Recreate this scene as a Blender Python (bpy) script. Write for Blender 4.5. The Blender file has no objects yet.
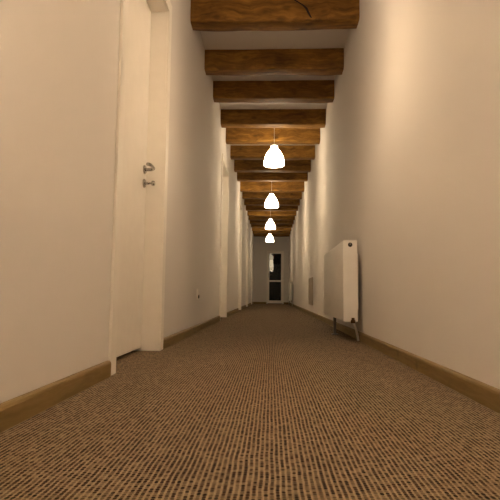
import bpy, bmesh, math, random
from mathutils import Vector, Matrix, noise as mnoise

random.seed(7)
scene = bpy.context.scene
COL = scene.collection
PI = math.pi

# ------------------------------------------------------------------ dimensions (metres, y runs down the corridor)
XL, XR = -0.6365, 0.6595          # wall faces
H_CEIL, H_BEAM = 2.61, 2.419       # ceiling, underside of the beams
Y_END, Y_BACK = 18.2, -2.4
CAM_H = 0.325

# ------------------------------------------------------------------ helpers
def tag(o, label=None, cat=None, group=None, kind=None):
    if label: o['label'] = label
    if cat: o['category'] = cat
    if group: o['group'] = group
    if kind: o['kind'] = kind
    return o

def link(name, bm, mats, parent=None, smooth=False, angle=None):
    me = bpy.data.meshes.new(name)
    bmesh.ops.recalc_face_normals(bm, faces=bm.faces)
    bm.to_mesh(me); bm.free()
    if not isinstance(mats, (list, tuple)): mats = [mats]
    for m in mats: me.materials.append(m)
    o = bpy.data.objects.new(name, me)
    COL.objects.link(o)
    if parent is not None: o.parent = parent
    if smooth:
        for p in me.polygons: p.use_smooth = True
        if angle: me.set_sharp_from_angle(angle=math.radians(angle))
    return o

def thing(name, loc, label, cat, group=None, kind=None):
    o = bpy.data.objects.new(name, None)
    o.empty_display_size = 0.05
    COL.objects.link(o); o.location = loc
    return tag(o, label, cat, group, kind)

def box(bm, x0, x1, y0, y1, z0, z1, bev=0.0, seg=2, mi=0):
    r = bmesh.ops.create_cube(bm, size=1.0)
    vs = r['verts']
    for v in vs:
        v.co = Vector(((x0+x1)/2 + v.co.x*(x1-x0), (y0+y1)/2 + v.co.y*(y1-y0), (z0+z1)/2 + v.co.z*(z1-z0)))
    fs = set(f for v in vs for f in v.link_faces)
    for f in fs: f.material_index = mi
    if bev > 0:
        es = list(set(e for v in vs for e in v.link_edges))
        bmesh.ops.bevel(bm, geom=es, offset=bev, segments=seg, profile=0.5, affect='EDGES', clamp_overlap=True)

def lathe(bm, prof, centre=(0, 0, 0), axis='Z', seg=32, close=False, mi=0):
    """prof: list of (radius, height)."""
    c = Vector(centre); rings = []
    for r, h in prof:
        ring = []
        if r < 1e-6:
            p = {'Z': (0, 0, h), 'X': (h, 0, 0), 'Y': (0, h, 0)}[axis]
            ring = [bm.verts.new(c + Vector(p))]
        else:
            for k in range(seg):
                a = 2*PI*k/seg; ca, sa = r*math.cos(a), r*math.sin(a)
                p = {'Z': (ca, sa, h), 'X': (h, ca, sa), 'Y': (ca, h, sa)}[axis]
                ring.append(bm.verts.new(c + Vector(p)))
        rings.append(ring)
    pairs = list(zip(rings[:-1], rings[1:]))
    if close: pairs.append((rings[-1], rings[0]))
    for a, b in pairs:
        for k in range(seg):
            k2 = (k+1) % seg
            if len(a) == 1 and len(b) == 1: continue
            if len(a) == 1: f = bm.faces.new((a[0], b[k], b[k2]))
            elif len(b) == 1: f = bm.faces.new((a[k], b[0], a[k2]))
            else: f = bm.faces.new((a[k], b[k], b[k2], a[k2]))
            f.material_index = mi

def tube(bm, pts, radii, seg=12):
    """round bar along a smooth path."""
    P = [Vector(p) for p in pts]
    if not isinstance(radii, (list, tuple)): radii = [radii]*len(P)
    rings = []
    n = None
    for i, p in enumerate(P):
        t = (P[min(i+1, len(P)-1)] - P[max(i-1, 0)]).normalized()
        if n is None:
            n = t.orthogonal().normalized()
        else:
            n = (n - t*n.dot(t)).normalized()
        b = t.cross(n)
        rings.append([bm.verts.new(p + radii[i]*(math.cos(2*PI*k/seg)*n + math.sin(2*PI*k/seg)*b)) for k in range(seg)])
    for a, b in zip(rings[:-1], rings[1:]):
        for k in range(seg):
            bm.faces.new((a[k], a[(k+1) % seg], b[(k+1) % seg], b[k]))
    bm.faces.new(rings[0][::-1]); bm.faces.new(rings[-1])

def smooth_path(ctrl, n=10):
    """Catmull-Rom through the control points."""
    P = [Vector(p) for p in ctrl]
    P = [P[0]*2-P[1]] + P + [P[-1]*2-P[-2]]
    out = []
    for i in range(1, len(P)-2):
        for k in range(n):
            t = k/n
            a, b, c, d = P[i-1], P[i], P[i+1], P[i+2]
            out.append(0.5*((2*b) + (c-a)*t + (2*a-5*b+4*c-d)*t*t + (3*b-a-3*c+d)*t**3))
    out.append(P[-2])
    return out

# ------------------------------------------------------------------ materials
def new_mat(name):
    m = bpy.data.materials.new(name); m.use_nodes = True
    nt = m.node_tree; nt.nodes.clear()
    out = nt.nodes.new('ShaderNodeOutputMaterial')
    b = nt.nodes.new('ShaderNodeBsdfPrincipled')
    nt.links.new(b.outputs[0], out.inputs[0])
    return m, nt, b

def N(nt, typ, **kw):
    n = nt.nodes.new(typ)
    for k, v in kw.items():
        if k in ('operation', 'blend_type', 'data_type', 'noise_dimensions', 'feature', 'interpolation_type', 'voronoi_dimensions'):
            setattr(n, k, v)
    return n

def math_node(nt, op, a, b=None, c=None, clamp=False):
    n = nt.nodes.new('ShaderNodeMath'); n.operation = op; n.use_clamp = clamp
    for i, v in enumerate((a, b, c)):
        if v is None: continue
        if isinstance(v, (int, float)): n.inputs[i].default_value = v
        else: nt.links.new(v, n.inputs[i])
    return n.outputs[0]

def mixc(nt, fac, a, b, blend='MIX'):
    n = nt.nodes.new('ShaderNodeMix'); n.data_type = 'RGBA'; n.blend_type = blend
    for i, v in ((0, fac), (6, a), (7, b)):
        if isinstance(v, (int, float)): n.inputs[i].default_value = v
        elif isinstance(v, tuple): n.inputs[i].default_value = (*v, 1)
        else: nt.links.new(v, n.inputs[i])
    return n.outputs[2]

def noise_tex(nt, vec, scale, detail=3, rough=.5):
    n = nt.nodes.new('ShaderNodeTexNoise')
    n.inputs['Scale'].default_value = scale; n.inputs['Detail'].default_value = detail; n.inputs['Roughness'].default_value = rough
    if vec is not None: nt.links.new(vec, n.inputs['Vector'])
    return n

def mapping(nt, scale=(1, 1, 1), coord='Object', geo=False):
    if geo:
        g = nt.nodes.new('ShaderNodeNewGeometry'); src = g.outputs['Position']
    else:
        t = nt.nodes.new('ShaderNodeTexCoord'); src = t.outputs[coord]
    m = nt.nodes.new('ShaderNodeMapping'); m.inputs['Scale'].default_value = scale
    nt.links.new(src, m.inputs['Vector'])
    return m.outputs[0]

def bump(nt, bsdf, height, strength, dist):
    b = nt.nodes.new('ShaderNodeBump')
    b.inputs['Strength'].default_value = strength; b.inputs['Distance'].default_value = dist
    nt.links.new(height, b.inputs['Height']); nt.links.new(b.outputs[0], bsdf.inputs['Normal'])

def plain(name, col, rough=.5, metal=0.0, spec=.5):
    m, nt, b = new_mat(name)
    v = mapping(nt)
    n = noise_tex(nt, v, 14, 3)
    c = mixc(nt, n.outputs[0], tuple(x*.95 for x in col), tuple(min(1, x*1.05) for x in col))
    nt.links.new(c, b.inputs['Base Color'])
    b.inputs['Roughness'].default_value = rough; b.inputs['Metallic'].default_value = metal
    b.inputs['Specular IOR Level'].default_value = spec
    return m

def make_plaster():
    m, nt, b = new_mat('painted_plaster')
    v = mapping(nt, geo=True)
    big = noise_tex(nt, v, 1.3, 3)
    c = mixc(nt, big.outputs[0], (.655, .625, .59), (.72, .69, .655))
    nt.links.new(c, b.inputs['Base Color'])
    b.inputs['Roughness'].default_value = .8
    b.inputs['Specular IOR Level'].default_value = .25
    n1 = noise_tex(nt, v, 85, 4, .6); n2 = noise_tex(nt, v, 9, 2)
    h = math_node(nt, 'ADD', n1.outputs[0], math_node(nt, 'MULTIPLY', n2.outputs[0], .4))
    bump(nt, b, h, .22, .004)
    return m

def make_wood(name, dark, mid, light, rough=.62, spec=.2, grain=(1.6, 26, 26)):
    m, nt, b = new_mat(name)
    oi = nt.nodes.new('ShaderNodeObjectInfo')
    t = nt.nodes.new('ShaderNodeNewGeometry')
    add = nt.nodes.new('ShaderNodeVectorMath'); add.operation = 'ADD'
    comb = nt.nodes.new('ShaderNodeCombineXYZ')
    r = math_node(nt, 'MULTIPLY', oi.outputs['Random'], 37.0)
    nt.links.new(r, comb.inputs[0]); nt.links.new(r, comb.inputs[2])
    nt.links.new(t.outputs['Position'], add.inputs[0]); nt.links.new(comb.outputs[0], add.inputs[1])
    mp = nt.nodes.new('ShaderNodeMapping'); mp.inputs['Scale'].default_value = grain
    nt.links.new(add.outputs[0], mp.inputs['Vector'])
    # waver of the grain around knots
    wv = noise_tex(nt, add.outputs[0], 4.5, 2)
    wa = nt.nodes.new('ShaderNodeVectorMath'); wa.operation = 'MULTIPLY_ADD'
    nt.links.new(wv.outputs['Color'], wa.inputs[0]); wa.inputs[1].default_value = (.6, 3.2, 3.2)
    nt.links.new(mp.outputs[0], wa.inputs[2])
    g1 = noise_tex(nt, wa.outputs[0], 1.0, 5, .62)
    g2 = noise_tex(nt, add.outputs[0], 3.0, 3, .6)
    ramp = nt.nodes.new('ShaderNodeValToRGB')
    ramp.color_ramp.elements[0].position = .30; ramp.color_ramp.elements[0].color = (*dark, 1)
    ramp.color_ramp.elements[1].position = .72; ramp.color_ramp.elements[1].color = (*light, 1)
    e = ramp.color_ramp.elements.new(.5); e.color = (*mid, 1)
    mixf = math_node(nt, 'ADD', math_node(nt, 'MULTIPLY', g1.outputs[0], .65), math_node(nt, 'MULTIPLY', g2.outputs[0], .35))
    nt.links.new(mixf, ramp.inputs[0])
    # knots
    vo = nt.nodes.new('ShaderNodeTexVoronoi'); vo.inputs['Scale'].default_value = 1.0
    mk = nt.nodes.new('ShaderNodeMapping'); mk.inputs['Scale'].default_value = (4.2, 7.5, 7.5)
    nt.links.new(add.outputs[0], mk.inputs['Vector']); nt.links.new(mk.outputs[0], vo.inputs['Vector'])
    mr = nt.nodes.new('ShaderNodeMapRange'); mr.interpolation_type = 'SMOOTHSTEP'
    mr.inputs[1].default_value = .05; mr.inputs[2].default_value = .22; mr.inputs[3].default_value = 1; mr.inputs[4].default_value = 0
    nt.links.new(vo.outputs['Distance'], mr.inputs[0])
    kf = math_node(nt, 'MULTIPLY', mr.outputs[0], .55)
    c = mixc(nt, kf, ramp.outputs[0], tuple(x*.55 for x in dark))
    nt.links.new(c, b.inputs['Base Color'])
    b.inputs['Roughness'].default_value = rough; b.inputs['Specular IOR Level'].default_value = spec
    bump(nt, b, g1.outputs[0], .25, .004)
    return m

def make_carpet():
    m, nt, b = new_mat('ribbed_loop_carpet')
    g = nt.nodes.new('ShaderNodeNewGeometry')
    # slight waver of the ribs
    wob = noise_tex(nt, g.outputs['Position'], 9.0, 2)
    sep = nt.nodes.new('ShaderNodeSeparateXYZ'); nt.links.new(g.outputs['Position'], sep.inputs[0])
    sw = nt.nodes.new('ShaderNodeSeparateColor'); nt.links.new(wob.outputs['Color'], sw.inputs[0])
    x = math_node(nt, 'ADD', sep.outputs[0], math_node(nt, 'MULTIPLY', math_node(nt, 'SUBTRACT', sw.outputs[0], .5), .006))
    y = math_node(nt, 'ADD', sep.outputs[1], math_node(nt, 'MULTIPLY', math_node(nt, 'SUBTRACT', sw.outputs[1], .5), .040))
    RIB, LOOP = .0100, .0096
    u = math_node(nt, 'DIVIDE', x, RIB)
    ui = math_node(nt, 'FLOOR', u)
    uf = math_node(nt, 'SUBTRACT', u, ui)
    # each rib's loops are shifted a little
    cu = nt.nodes.new('ShaderNodeTexWhiteNoise'); cu.noise_dimensions = '1D'; nt.links.new(ui, cu.inputs['W'])
    v = math_node(nt, 'ADD', math_node(nt, 'DIVIDE', y, LOOP), cu.outputs['Value'])
    vi = math_node(nt, 'FLOOR', v)
    vf = math_node(nt, 'SUBTRACT', v, vi)
    # profile: a light ridge, then a groove of darker loops
    ridge = math_node(nt, 'SINE', math_node(nt, 'MULTIPLY', uf, PI))            # 0 edges .. 1 in the middle
    loop = math_node(nt, 'SINE', math_node(nt, 'MULTIPLY', vf, PI))
    cv = nt.nodes.new('ShaderNodeCombineXYZ'); nt.links.new(ui, cv.inputs[0]); nt.links.new(vi, cv.inputs[1])
    wn = nt.nodes.new('ShaderNodeTexWhiteNoise'); wn.noise_dimensions = '2D'; nt.links.new(cv.outputs[0], wn.inputs['Vector'])
    wsep = nt.nodes.new('ShaderNodeSeparateColor'); nt.links.new(wn.outputs['Color'], wsep.inputs[0])
    # dark yarn dash: in the middle of the rib and loop
    d = math_node(nt, 'MULTIPLY', math_node(nt, 'POWER', ridge, 1.5), math_node(nt, 'POWER', loop, .45))
    mr = nt.nodes.new('ShaderNodeMapRange'); mr.interpolation_type = 'SMOOTHSTEP'
    mr.inputs[1].default_value = .24; mr.inputs[2].default_value = .54; mr.inputs[3].default_value = 0; mr.inputs[4].default_value = 1
    nt.links.new(d, mr.inputs[0])
    amt = math_node(nt, 'MULTIPLY', mr.outputs[0], math_node(nt, 'ADD', .40, math_node(nt, 'MULTIPLY', wsep.outputs[0], .95)), clamp=True)
    fine = noise_tex(nt, g.outputs['Position'], 260, 2)
    light = mixc(nt, wsep.outputs[1], (.208, .152, .090), (.330, .247, .148))
    light = mixc(nt, math_node(nt, 'MULTIPLY', fine.outputs[0], .45), light, (.14, .09, .055))
    dk = mixc(nt, wsep.outputs[2], (.010, .007, .006), (.045, .022, .012))
    c = mixc(nt, amt, light, dk)
    nt.links.new(c, b.inputs['Base Color'])
    b.inputs['Roughness'].default_value = .95; b.inputs['Specular IOR Level'].default_value = .08
    h = math_node(nt, 'SUBTRACT', 1.0, math_node(nt, 'MULTIPLY', d, 1.0))
    h = math_node(nt, 'ADD', h, math_node(nt, 'MULTIPLY', fine.outputs[0], .35))
    bump(nt, b, h, .7, .004)
    return m

def make_glow(name, col, strength):
    m, nt, b = new_mat(name)
    b.inputs['Base Color'].default_value = (.9, .88, .84, 1); b.inputs['Roughness'].default_value = .25
    b.inputs['Emission Color'].default_value = (*col, 1); b.inputs['Emission Strength'].default_value = strength
    return m

def make_glass():
    m, nt, b = new_mat('door_glass')
    b.inputs['Base Color'].default_value = (.80, .86, .80, 1); b.inputs['Roughness'].default_value = 0.0
    b.inputs['Transmission Weight'].default_value = 1.0; b.inputs['IOR'].default_value = 1.27
    return m

LAMP_COL = (1.0, .785, .525)
WARM_COL = (1.0, .75, .505)
M_WALL = make_plaster()
M_BEAM = make_wood('dark_stained_beam_timber', (.050, .021, .005), (.195, .092, .016), (.42, .215, .038))
M_OAK = make_wood('oak_baseboard', (.13, .083, .028), (.19, .126, .045), (.25, .172, .068), rough=.5, grain=(30, 2.2, 60))
M_CARPET = make_carpet()
M_DOOR = plain('white_door_paint', (.78, .745, .68), .38)
M_FRAME = plain('white_frame_paint', (.80, .765, .70), .4)
M_RAD = plain('white_radiator_enamel', (.76, .735, .69), .3)
M_PLASTIC = plain('white_plastic', (.74, .71, .65), .35)
M_DARK = plain('dark_recess', (.02, .017, .014), .6)
M_STEEL = plain('brushed_steel', (.42, .40, .375), .2, 1.0)
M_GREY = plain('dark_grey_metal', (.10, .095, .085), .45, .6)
M_BRASS = plain('aged_brass', (.13, .07, .025), .4, 1.0)
M_PANEL = plain('taupe_panel_paint', (.36, .30, .225), .6)
M_CORD = plain('white_cord', (.70, .66, .60), .5)
M_CRACK = plain('timber_crack', (.012, .006, .003), .9)
M_SHADE = make_glow('lit_milk_glass', LAMP_COL, 16.5)
M_BULB = make_glow('lit_bulb', LAMP_COL, 85.0)
M_SHADE_DIM = make_glow('lit_milk_glass_weaker', LAMP_COL, 8.5)
M_BULB_DIM = make_glow('lit_bulb_weaker', LAMP_COL, 60.0)
M_SHADE_BRIGHT = make_glow('lit_milk_glass_stronger', WARM_COL, 12.0)
M_BULB_BRIGHT = make_glow('lit_bulb_stronger', WARM_COL, 330.0)
M_SHADE_STRONG = make_glow('lit_milk_glass_strongest', WARM_COL, 24.0)
M_BULB_STRONG = make_glow('lit_bulb_strongest', WARM_COL, 520.0)
M_GLASS = make_glass()

# ------------------------------------------------------------------ the setting
DOORS = [  # outer casing near y, far y, outer casing top z
    (1.965, 2.935, 2.10),
    (6.20, 7.20, 2.11),
    (9.75, 10.70, 2.20),
    (12.75, 13.70, 2.15),
    (16.00, 16.95, 2.12),
]
CAS = 0.075            # casing width
def opening(d): return d[0]+CAS, d[1]-CAS, d[2]-CAS

# floor
bm = bmesh.new(); box(bm, XL-.35, XR+.2, Y_BACK, Y_END+.15, -.05, 0)
tag(link('floor', bm, M_CARPET), kind='structure')
# ceiling
bm = bmesh.new(); box(bm, XL-.2, XR+.2, Y_BACK, Y_END+.15, H_CEIL, H_CEIL+.12)
tag(link('ceiling', bm, M_WALL), kind='structure')
# left wall: one outline in (y, z) notched by the doorways, with thickness
bm = bmesh.new()
pts = [(Y_BACK, 0)]
for d in DOORS:
    a, b_, t = opening(d)
    pts += [(a, 0), (a, t), (b_, t), (b_, 0)]
pts += [(Y_END, 0), (Y_END, H_CEIL), (Y_BACK, H_CEIL)]
front = [bm.verts.new((XL, y, z)) for y, z in pts]
f = bm.faces.new(front)
ex = bmesh.ops.extrude_face_region(bm, geom=[f])
for v in [g for g in ex['geom'] if isinstance(g, bmesh.types.BMVert)]: v.co.x -= .17
bmesh.ops.triangulate(bm, faces=[f for f in bm.faces if len(f.verts) > 4])
tag(link('wall_left', bm, M_WALL), kind='structure')
bm = bmesh.new(); box(bm, XR, XR+.15, Y_BACK, Y_END, 0, H_CEIL)
tag(link('wall_right', bm, M_WALL), kind='structure')
# end wall with the opening for the glazed door
EX0, EX1, EZ = -.150, .465, 1.92
bm = bmesh.new()
pts = [(XL-.17, 0), (EX0, 0), (EX0, EZ), (EX1, EZ), (EX1, 0), (XR+.15, 0), (XR+.15, H_CEIL), (XL-.17, H_CEIL)]
f = bm.faces.new([bm.verts.new((x, Y_END, z)) for x, z in pts])
ex = bmesh.ops.extrude_face_region(bm, geom=[f])
for v in [g for g in ex['geom'] if isinstance(g, bmesh.types.BMVert)]: v.co.y += .14
bmesh.ops.triangulate(bm, faces=[f for f in bm.faces if len(f.verts) > 4])
tag(link('wall_end', bm, M_WALL), kind='structure')
bm = bmesh.new(); box(bm, XL-.17, XR+.15, Y_BACK-.14, Y_BACK, 0, H_CEIL)
tag(link('wall_back', bm, M_WALL), kind='structure')

# baseboards
def baseboard(name, p0, p1, side):
    """oak strip with an eased top edge; side +1 = sits on the left wall and faces +x, -1 = on the right wall."""
    prof = [(0, 0), (.015, 0), (.015, .050), (.0125, .057), (.008, .061), (0, .062)]
    bm = bmesh.new(); rings = []
    x = XL if side > 0 else XR
    for y in (p0, p1):
        rings.append([bm.verts.new((x + side*a, y, z)) for a, z in prof])
    n = len(prof)
    for k in range(n):
        bm.faces.new((rings[0][k], rings[0][(k+1) % n], rings[1][(k+1) % n], rings[1][k]))
    bm.faces.new(rings[0]); bm.faces.new(rings[1])
    return tag(link(name, bm, M_OAK), kind='structure')
prev = Y_BACK
for d in DOORS:
    baseboard('baseboard_left', prev, d[0], 1); prev = d[1]
baseboard('baseboard_left', prev, Y_END, 1)
baseboard('baseboard_right', Y_BACK, Y_END, -1)
def end_board(x0, x1):
    bm = bmesh.new(); box(bm, x0, x1, Y_END-.015, Y_END, 0, .062, .004)
    tag(link('baseboard_end', bm, M_OAK), kind='structure')
end_board(XL+.015, EX0-.0); end_board(EX1+.0, XR-.015)

# doors on the left
REC = .098                                          # how far the leaf sits back from the wall face
def u_frame(bm, y0, y1, zt, w, x0, x1, bev=.003):
    """inverted U with outer size y0..y1 / zt and member width w, one closed outline."""
    pts = [(y0, 0), (y0+w, 0), (y0+w, zt-w), (y1-w, zt-w), (y1-w, 0), (y1, 0), (y1, zt), (y0, zt)]
    f = bm.faces.new([bm.verts.new((x0, y, z)) for y, z in pts])
    ex = bmesh.ops.extrude_face_region(bm, geom=[f])
    for v in [g for g in ex['geom'] if isinstance(g, bmesh.types.BMVert)]: v.co.x += x1-x0
    bmesh.ops.bevel(bm, geom=[e for e in bm.edges if len(e.link_faces) == 2 and e.calc_face_angle(0) > 1], offset=bev, segments=2, affect='EDGES', clamp_overlap=True)

def lever_handle(parent, y, z, xface, d=1):
    """rose, neck and return lever pointing back towards the hinges."""
    bm = bmesh.new()
    lathe(bm, [(0, 0), (.026, 0), (.026, .006), (.022, .010), (0, .010)], (xface, y, z), 'X', 24)
    h = link('door_handle', bm, M_STEEL, parent, True, 40)
    bm = bmesh.new()
    path = smooth_path([(xface+.008, y, z), (xface+.035, y, z), (xface+.052, y-d*.006, z+.001), (xface+.060, y-d*.022, z+.002),
                        (xface+.060, y-d*.060, z+.004), (xface+.058, y-d*.100, z+.003), (xface+.050, y-d*.122, z)], 6)
    tube(bm, path, [.0095]*len(path), 12)
    link('lever', bm, M_STEEL, h, True, 50)
    return h

def key_lock(parent, y, z, xface):
    bm = bmesh.new()
    lathe(bm, [(0, 0), (.026, 0), (.026, .006), (.022, .010), (0, .010)], (xface, y, z), 'X', 24)
    l = link('door_lock', bm, M_STEEL, parent, True, 40)
    bm = bmesh.new()
    lathe(bm, [(0, .008), (.008, .008), (.008, .030), (.006, .034), (.006, .044), (.014, .048), (.016, .056), (.013, .064), (0, .066)], (xface, y, z), 'X', 20)
    link('thumb_turn', bm, M_STEEL, l, True, 40)
    return l

DOOR_LABELS = [
    'white flush door with steel lever handle, set back in the wall beside the near lamp',
    'white door frame of the second doorway, just past the wall socket',
    'white door frame of the third doorway along the corridor',
    'white door frame of the fourth doorway along the corridor',
    'white door frame of the fifth doorway, beside the end wall',
]
for i, d in enumerate(DOORS):
    a, b_, t = opening(d)
    xf = XL - REC
    # the leaf is the root of the door
    bm = bmesh.new()
    box(bm, xf-.040, xf, a+.005, b_-.007, .018, t-.006, .002)
    leaf = link('door_%d' % (i+1), bm, M_DOOR)
    tag(leaf, None, None, None, 'structure')
    # lining: jambs and head in the thickness of the wall
    bm = bmesh.new(); u_frame(bm, a-.0, b_+.0, t+.0, .0035, XL-.165, XL+.001, .0005)
    link('door_lining', bm, M_FRAME, leaf)
    # rebate the leaf closes against
    bm = bmesh.new(); u_frame(bm, d[0], d[1], d[2], CAS, XL+.0005, XL+.012, .002)
    link('door_casing', bm, M_FRAME, leaf)
    bm = bmesh.new(); box(bm, xf-.030, xf-.003, b_-.0065, b_-.0005, .018, t-.006)  # dark strip added as the shadow line along the leaf's far edge
    tag(link('door_gap_shade', bm, M_GREY, leaf), 'dark strip standing in for the gap shadow')
    yh, dh = (b_-.060, 1) if i == 0 else (a+.060, -1)
    lever_handle(leaf, yh, 1.035, xf, dh)
    key_lock(leaf, yh, .955, xf)

# glazed door in the end wall
bm = bmesh.new()
def rect_ring(bm, x0, x1, z0, z1, wl, wr, wb, wt, y0, y1):
    o = [(x0, z0), (x1, z0), (x1, z1), (x0, z1)]
    n_ = [(x0+wl, z0+wb), (x1-wr, z0+wb), (x1-wr, z1-wt), (x0+wl, z1-wt)]
    V = {}
    for key, pts in (('o', o), ('i', n_)):
        for yy, s in ((y0, 'f'), (y1, 'b')):
            V[key+s] = [bm.verts.new((x, yy, z)) for x, z in pts]
    for k in range(4):
        k2 = (k+1) % 4
        bm.faces.new((V['of'][k], V['of'][k2], V['if'][k2], V['if'][k]))
        bm.faces.new((V['ob'][k], V['ob'][k2], V['ib'][k2], V['ib'][k]))
        bm.faces.new((V['of'][k], V['of'][k2], V['ob'][k2], V['ob'][k]))
        bm.faces.new((V['if'][k], V['if'][k2], V['ib'][k2], V['ib'][k]))
rect_ring(bm, EX0+.03, EX1-.03, .02, EZ-.03, .062, .062, .10, .062, Y_END+.012, Y_END+.065)
eleaf = link('door_6', bm, M_FRAME); tag(eleaf, kind='structure')
bm = bmesh.new()
pts = [(EX0, 0), (EX0+.03, 0), (EX0+.03, EZ-.03), (EX1-.03, EZ-.03), (EX1-.03, 0), (EX1, 0), (EX1, EZ), (EX0, EZ)]
f = bm.faces.new([bm.verts.new((x, Y_END-.012, z)) for x, z in pts])
ex = bmesh.ops.extrude_face_region(bm, geom=[f])
for v in [g for g in ex['geom'] if isinstance(g, bmesh.types.BMVert)]: v.co.y += .13
link('door_frame', bm, M_FRAME, eleaf)
gx0, gx1 = EX0+.092, EX1-.092
bm = bmesh.new(); box(bm, gx0, gx1, Y_END+.014, Y_END+.063, .80, .85, .003); link('cross_rail', bm, M_FRAME, eleaf)
bm = bmesh.new(); box(bm, gx0, gx1, Y_END+.035, Y_END+.041, .85, EZ-.092); tag(link('glass_pane', bm, M_GLASS, eleaf), 'tall upper glass pane')
bm = bmesh.new(); box(bm, gx0, gx1, Y_END+.035, Y_END+.041, .12, .80); tag(link('glass_pane', bm, M_GLASS, eleaf), 'short lower glass pane')
bm = bmesh.new()
box(bm, EX0+.048, EX0+.072, Y_END+.006, Y_END+.012, .93, 1.13, .003)
hp = link('door_handle', bm, M_STEEL, eleaf)
bm = bmesh.new()
pth = smooth_path([(EX0+.06, Y_END+.008, 1.06), (EX0+.06, Y_END-.035, 1.06), (EX0+.075, Y_END-.045, 1.06), (EX0+.17, Y_END-.045, 1.058)], 5)
tube(bm, pth, .008, 10); link('lever', bm, M_STEEL, hp, True, 50)

# ------------------------------------------------------------------ ceiling beams
BEAM_BACK = [2.26, 3.04, 3.82, 4.64, 5.33, 6.16, 6.85, 7.66, 8.45, 9.17, 10.12, 10.88, 11.66, 12.44, 13.26, 14.02, 14.80, 15.58, 16.40, 17.2, 17.98]
BEAM_LABELS = [
    'timber ceiling beam over the near door, before the lamp above the photo',
    'timber ceiling beam over the near door, just above the top edge of the photo',
    'dark brown timber ceiling beam cut by the top edge of the photo',
    'dark brown timber ceiling beam next behind the one cut by the top edge',
    'third dark brown timber ceiling beam counted from the camera',
    'dark brown timber ceiling beam just before the largest pendant lamp',
    'orange-lit timber ceiling beam just behind the largest pendant lamp',
    'second timber ceiling beam behind the largest pendant lamp',
    'third timber ceiling beam behind the largest pendant lamp, in shade',
    'timber ceiling beam just before the second pendant lamp, in shade',
    'orange-lit timber ceiling beam just behind the second pendant lamp',
    'second timber ceiling beam behind the second pendant lamp',
    'third timber ceiling beam behind the second pendant lamp, in shade',
    'timber ceiling beam just before the third pendant lamp, in shade',
    'orange-lit timber ceiling beam just behind the third pendant lamp',
    'second timber ceiling beam behind the third pendant lamp',
    'third timber ceiling beam behind the third pendant lamp',
    'timber ceiling beam just before the smallest, farthest pendant lamp',
    'timber ceiling beam just behind the smallest, farthest pendant lamp',
    'last timber ceiling beam but one before the glazed end door',
    'last timber ceiling beam, above the glazed end door',
]
BW = .155
for i, yb in enumerate(BEAM_BACK):
    bm = bmesh.new()
    rnd = random.Random(100+i)
    nx = 40
    x0, x1 = XL-.01, XR+.01
    hw, z0, z1 = BW/2, H_BEAM, H_CEIL+.01
    ph = [rnd.uniform(0, 9) for _ in range(6)]
    bev = rnd.uniform(.010, .018)
    rings = []
    for k in range(nx+1):
        x = x0 + (x1-x0)*k/nx
        # hand-hewn waviness
        w1 = .003*math.sin(3.1*x+ph[0]) + .002*math.sin(11*x+ph[1])
        w2 = .003*math.sin(2.7*x+ph[2]) + .0015*math.sin(13*x+ph[3])
        w3 = .003*math.sin(3.9*x+ph[4]) + .002*math.sin(9*x+ph[5])
        e = min(k, nx-k)                 # the lower arris is worn rounder near the wall ends
        b2 = bev + (.016*(1-e/3.0) if e < 3 else 0) + .003*math.sin(17*x+ph[1])
        yf, yk, zb = -hw+w1, hw+w2, z0+w3
        prof = [(yf, z1), (yf, zb+.06), (yf, zb+b2)]
        for q in range(1, 4):
            a = q/4*PI/2
            prof.append((yf+b2*(1-math.cos(a)), zb+b2*(1-math.sin(a))))
        prof.append((yf+b2, zb)); prof.append((yk-b2, zb))
        for q in range(1, 4):
            a = q/4*PI/2
            prof.append((yk-b2*(1-math.sin(a)), zb+b2*(1-math.cos(a))))
        prof += [(yk, zb+b2), (yk, zb+.06), (yk, z1)]
        rings.append([bm.verts.new((x, yb-hw+y, z)) for y, z in prof])
    n = len(rings[0])
    for a, b_ in zip(rings[:-1], rings[1:]):
        for k in range(n):
            bm.faces.new((a[k], a[(k+1) % n], b_[(k+1) % n], b_[k]))
    bm.faces.new(rings[0]); bm.faces.new(rings[-1])
    o = link('ceiling_beam', bm, [M_BEAM, M_CRACK], None, True, 40)
    tag(o, BEAM_LABELS[i], 'beam', 'timber ceiling beams across the corridor', 'thing')
    if i == 2:
        # drying crack running down the front face
        bm = bmesh.new()
        yq = yb-BW-.0035
        cp = [(.150, 2.60, .006), (.168, 2.580, .009), (.198, 2.560, .009), (.228, 2.540, .010), (.256, 2.512, .015), (.272, 2.475, .014), (.286, 2.448, .011), (.294, 2.436, .005)]
        vs = []
        for x, z, w in cp:
            vs.append((bm.verts.new((x-w/2, yq, z-w*.3)), bm.verts.new((x+w/2, yq, z+w*.3)), bm.verts.new((x, yq+.010, z))))
        for a, b_ in zip(vs[:-1], vs[1:]):
            bm.faces.new((a[0], a[1], b_[1], b_[0])); bm.faces.new((a[1], a[2], b_[2], b_[1])); bm.faces.new((a[2], a[0], b_[0], b_[2]))
        tag(link('crack', bm, M_CRACK, o), 'dark drying crack')

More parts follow.
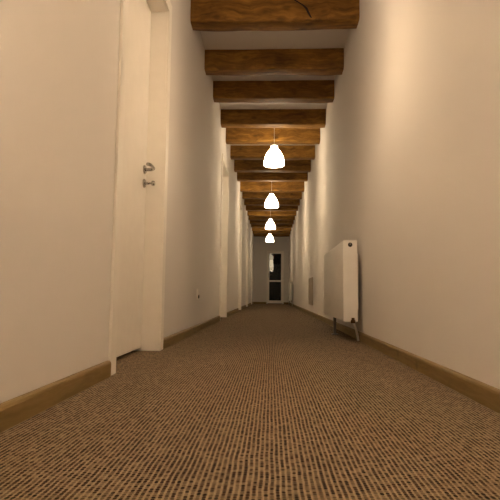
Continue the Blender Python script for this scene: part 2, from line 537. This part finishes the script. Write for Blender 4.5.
# ------------------------------------------------------------------ pendant lamps
SH = [(0.1330, 0.0000), (0.1345, 0.0090), (0.1345, 0.0306), (0.1310, 0.0612), (0.1230, 0.0954), (0.1110, 0.1296), (0.0960, 0.1620), (0.0790, 0.1872), (0.0620, 0.2061), (0.0510, 0.2187), (0.0460, 0.2304), (0.0450, 0.2475), (0.0420, 0.2574)]
def catmull(prof, n=4):
    P = smooth_path([(a, 0, b) for a, b in prof], n)
    return [(p.x, p.z) for p in P]
def make_lamp(y, x, zb, label):
    t = thing('pendant_lamp', (x, y, zb), label, 'lamp', 'lit pendant lamps down the corridor')
    outer = catmull(SH, 3)
    inner = [(r-.004, z+.0005) for r, z in outer][::-1]
    bm = bmesh.new(); lathe(bm, outer + inner, (0, 0, 0), 'Z', 48, True)
    link('shade', bm, M_SHADE, t, True)
    bm = bmesh.new(); lathe(bm, [(0, .252), (.037, .252), (.037, .260), (.028, .270), (.012, .278), (.004, .290), (0, .290)], (0, 0, 0), 'Z', 24)
    link('shade_cap', bm, M_PLASTIC, t, True, 40)
    bm = bmesh.new(); lathe(bm, [(0, .254), (.020, .254), (.020, .205), (.016, .200), (0, .200)], (0, 0, 0), 'Z', 20)
    link('lamp_socket', bm, M_PLASTIC, t, True, 40)
    bm = bmesh.new(); lathe(bm, [(0, .202), (.012, .198), (.014, .180), (.024, .156), (.030, .132), (.027, .110), (.016, .096), (0, .091)], (0, 0, 0), 'Z', 20)
    link('bulb', bm, M_BULB, t, True)
    top = H_CEIL - zb
    bm = bmesh.new(); tube(bm, [(0, 0, .284), (0, 0, .42), (0, 0, .52), (0, 0, top-.02)], .0032, 8)
    link('cord', bm, M_CORD, t, True)
    bm = bmesh.new(); lathe(bm, [(0, top), (.045, top), (.045, top-.010), (.030, top-.024), (.006, top-.030), (0, top-.030)], (0, 0, 0), 'Z', 24)
    link('ceiling_rose', bm, M_PLASTIC, t, True, 40)
    return t
LAMP_Z = 2.014
LAMPS = [
    (6.43, .031, LAMP_Z, 'largest lit white bell-shaped pendant lamp'),
    (9.57, .002, LAMP_Z, 'second largest lit white bell-shaped pendant lamp in the row'),
    (12.80, -.022, LAMP_Z, 'lit white bell-shaped pendant lamp, third in size in the row'),
    (15.90, -.045, LAMP_Z, 'smallest lit white bell-shaped pendant lamp, above the glazed end door'),
    (2.58, .045, LAMP_Z, 'lit white bell-shaped pendant lamp beside the near door, over the top edge of the photo'),
    (.40, .03, LAMP_Z, 'lit white bell-shaped pendant lamp hanging behind the camera'),
]
first = None
def copy_tree(o, parent=None):
    c = o.copy(); COL.objects.link(c)
    if parent is not None: c.parent = parent
    for ch in list(o.children): copy_tree(ch, c)
    return c
for y, x, zb, lab in LAMPS:
    if first is None:
        first = make_lamp(y, x, zb, lab); continue
    l = copy_tree(first); l.location = (x, y, zb); l['label'] = lab
    # bulbs of unequal wattage: weaker in the two far lamps, strongest at the near end
    pair = (M_SHADE_DIM, M_BULB_DIM) if y > 12 else (M_SHADE_STRONG, M_BULB_STRONG) if y < 1 else (M_SHADE_BRIGHT, M_BULB_BRIGHT) if y < 3 else None
    if pair:
        for ch in l.children:
            for stem_, m_ in zip(('shade', 'bulb'), pair):
                if ch.name.split('.')[0] == stem_:
                    ch.material_slots[0].link = 'OBJECT'; ch.material_slots[0].material = m_

# ------------------------------------------------------------------ radiators on the right wall
def make_radiator(y0, y1, label):
    """two-panel steel radiator with end caps; root at the wall foot of the near end."""
    L = y1-y0
    t = thing('radiator', (XR, y0, 0), label, 'radiator', 'white panel radiators along the wall')
    xo, xi = -.142, -.042                     # corridor side, wall side
    zb, zt = .142, .722
    bm = bmesh.new()
    box(bm, xo, xo+.014, .006, L-.006, zb+.004, zt-.006, .006, 3)
    p = link('front_panel', bm, M_RAD, t, True, 40)
    bm = bmesh.new(); box(bm, xi-.014, xi, .006, L-.006, zb+.004, zt-.006, .006, 3)
    link('rear_panel', bm, M_RAD, t, True, 40)
    bm = bmesh.new()                          # pleated convector sheet between the panels
    n = 60; rows = []
    for k in range(n+1):
        yy = .02 + (L-.04)*k/n; xx = (xo+.020) if k % 2 else (xi-.020)
        rows.append((bm.verts.new((xx, yy, zb+.03)), bm.verts.new((xx, yy, zt-.04))))
    for a, b_ in zip(rows[:-1], rows[1:]): bm.faces.new((a[0], b_[0], b_[1], a[1]))
    link('convector_sheet', bm, M_RAD, t)
    for yc in (0.0, L):
        bm = bmesh.new()
        ya, yb = (-.004, .012) if yc == 0 else (L-.012, L+.004)
        if yc == 0:
            # cap with a hole for the air vent: ring of quads from a square to a circle
            c = Vector((-.092, ya, .690)); r = .017; seg = 24
            circ = [bm.verts.new(c + Vector((r*math.cos(2*PI*k/seg+PI/4), 0, r*math.sin(2*PI*k/seg+PI/4)))) for k in range(seg)]
            back = [bm.verts.new(v.co + Vector((0, .018, 0))) for v in circ]
            rc = .006
            def arc(cx, cz, a0): return [(cx+rc*math.cos(a0+PI/2*q/3), cz+rc*math.sin(a0+PI/2*q/3)) for q in range(4)]
            out_pts = arc(xi-rc, zt-rc, 0) + arc(xo+rc, zt-rc, PI/2) + arc(xo+rc, zb+rc, PI) + arc(xi-rc, zb+rc, 1.5*PI)
            outer = [bm.verts.new((a, ya, b_)) for a, b_ in out_pts]
            rear = [bm.verts.new((a, yb, b_)) for a, b_ in out_pts]
            m_ = len(outer)
            for k in range(m_): bm.faces.new((outer[k], outer[(k+1) % m_], rear[(k+1) % m_], rear[k]))
            # fill between outline and circle: link 6 circle verts per side corner
            for s in range(4):
                o4 = [outer[s*4+q] for q in range(4)]
                cseg = [circ[(s*6+q) % seg] for q in range(-0, 1)]
                bm.faces.new(o4 + [circ[(s*6) % seg]])
                nxt = outer[((s+1)*4) % m_]
                bm.faces.new([o4[3], nxt] + [circ[(s*6+q) % seg] for q in range(6, -1, -1)])
            for k in range(seg): bm.faces.new((circ[k], circ[(k+1) % seg], back[(k+1) % seg], back[k]))
        else:
            box(bm, xo, xi, ya, yb, zb, zt, .005, 2)
        cap = link('end_cap', bm, M_RAD, t)
        if yc == 0:
            bm = bmesh.new(); lathe(bm, [(0, .0085), (.0165, .0085), (.0165, .016), (0, .016)], (-.092, ya, .690), 'Y', 20)
            v = link('vent_recess', bm, M_DARK, cap)
            bm = bmesh.new(); lathe(bm, [(0, -.003), (.005, -.003), (.0065, 0), (.0065, .010), (0, .010)], (-.092, ya, .694), 'Y', 6)
            link('bleed_screw', bm, M_STEEL, cap)
    bm = bmesh.new()                          # slotted top grille
    nb = 40
    for sx in (xo+.010, xi-.010):
        box(bm, sx-.006, sx+.006, .012, L-.012, zt-.006, zt, .001)
    for k in range(nb+1):
        yy = .018+(L-.036)*k/nb
        box(bm, xo+.010, xi-.010, yy-.004, yy+.004, zt-.005, zt-.0015)
    link('top_grille', bm, M_RAD, t)
    for yy in (.22, L-.22):                   # wall brackets
        bm = bmesh.new(); box(bm, xi-.002, 0, yy-.015, yy+.015, zb+.08, zt-.08, .002)
        link('wall_bracket', bm, M_RAD, t)
    # valve with tail pipe at the near end
    bm = bmesh.new()
    lathe(bm, [(0, -.030), (.013, -.030), (.016, -.026), (.016, -.008), (.011, -.004), (.011, .008), (0, .008)], (-.078, -.018, zb+.020), 'Z', 18)
    lathe(bm, [(0, -.030), (.009, -.030), (.012, -.026), (.012, .004), (0, .004)], (-.078, -.004, zb+.004), 'Y', 18)
    valve = link('valve', bm, M_BRASS, t, True, 40)
    bm = bmesh.new()
    pth = smooth_path([(-.078, -.018, zb-.004), (-.070, -.016, zb-.022), (-.052, .020, zb-.058), (-.034, .066, zb-.100), (-.026, .085, .004)], 7)
    tube(bm, pth, .0085, 12); link('supply_pipe', bm, M_RAD, t, True, 50)
    # floor support under the front panel
    bm = bmesh.new()
    box(bm, xo+.012, xo+.034, L*.50-.014, L*.50+.014, .004, zb+.06, .002)
    box(bm, xo-.002, xo+.052, L*.50-.035, L*.50+.035, 0, .006, .002)
    link('support_foot', bm, M_GREY, t)
    return t
rad = make_radiator(3.60, 4.95, 'white panel radiator with a curved pipe below, largest along the wall')
far = copy_tree(rad); far.location = (XR, 14.8, 0); far.scale.x = .68; far['label'] = 'small distant white panel radiator beside the glazed end door'

# low flush panel further along the right wall
t = thing('wall_panel', (XR, 8.28, .17), 'low taupe access panel flush in the wall beyond the radiator', 'panel')
bm = bmesh.new(); box(bm, -.004, -.0005, -.40, .40, .012, .428, .001); link('cover', bm, M_PANEL, t)
bm = bmesh.new()
o4 = [(-.415, 0), (.415, 0), (.415, .44), (-.415, .44)]; i4 = [(-.395, .018), (.395, .018), (.395, .422), (-.395, .422)]
vo = [bm.verts.new((-.008, a, b_)) for a, b_ in o4]; vi = [bm.verts.new((-.008, a, b_)) for a, b_ in i4]
vo2 = [bm.verts.new((0, a, b_)) for a, b_ in o4]; vi2 = [bm.verts.new((0, a, b_)) for a, b_ in i4]
for k in range(4):
    q = (k+1) % 4
    bm.faces.new((vo[k], vo[q], vi[q], vi[k])); bm.faces.new((vo[k], vo[q], vo2[q], vo2[k])); bm.faces.new((vi[k], vi[q], vi2[q], vi2[k])); bm.faces.new((vo2[k], vo2[q], vi2[q], vi2[k]))
link('panel_frame', bm, M_PANEL, t)

# wall socket on the left wall
t = thing('wall_socket', (XL, 4.345, .276), 'small white wall plate with a dark round outlet past the near door', 'socket')
bm = bmesh.new(); box(bm, 0, .007, -.042, .042, 0, .092, .003, 2)
plate = link('cover_plate', bm, M_PLASTIC, t, True, 40)
bm = bmesh.new(); lathe(bm, [(0, .006), (.0165, .006), (.0165, .013), (.014, .016), (.008, .017), (0, .017)], (0, 0, .026), 'X', 24)
tag(link('outlet', bm, M_DARK, t, True, 40), 'dark round outlet')

# ------------------------------------------------------------------ world: night outside
w = bpy.data.worlds.new('night'); scene.world = w; w.use_nodes = True
bg = w.node_tree.nodes.get('Background')
bg.inputs[0].default_value = (.02, .02, .015, 1); bg.inputs[1].default_value = .05

# ------------------------------------------------------------------ camera
F, PIT, YAW, ROL = 500.0, .0889, .0423, .0115
def ray(u, v):
    a, b = u, v
    c, s = math.cos(ROL), math.sin(ROL)
    x, y = (c*a+s*b)/F, -(-s*a+c*b)/F
    c, s = math.cos(PIT), math.sin(PIT)
    Y, Z = c-s*y, s+c*y
    c, s = math.cos(YAW), math.sin(YAW)
    return Vector((c*x-s*Y, s*x+c*Y, Z))
fwd = ray(0, 0).normalized()
right = (ray(1, 0)-ray(0, 0)).normalized()
up = right.cross(fwd).normalized()
cam = bpy.data.cameras.new('camera'); cam.lens = 36.0; cam.sensor_width = 36.0; cam.clip_start = .02; cam.clip_end = 100
co = bpy.data.objects.new('camera', cam); COL.objects.link(co)
M = Matrix((( right.x, up.x, -fwd.x, 0), (right.y, up.y, -fwd.y, 0), (right.z, up.z, -fwd.z, CAM_H), (0, 0, 0, 1)))
co.matrix_world = M
scene.camera = co

# ------------------------------------------------------------------ look
scene.view_settings.view_transform = 'Standard'
scene.view_settings.look = 'None'
scene.view_settings.gamma = 1.0
scene.view_settings.use_curve_mapping = False
scene.view_settings.exposure = 0.36
scene.cycles.max_bounces = 14
scene.cycles.diffuse_bounces = 10
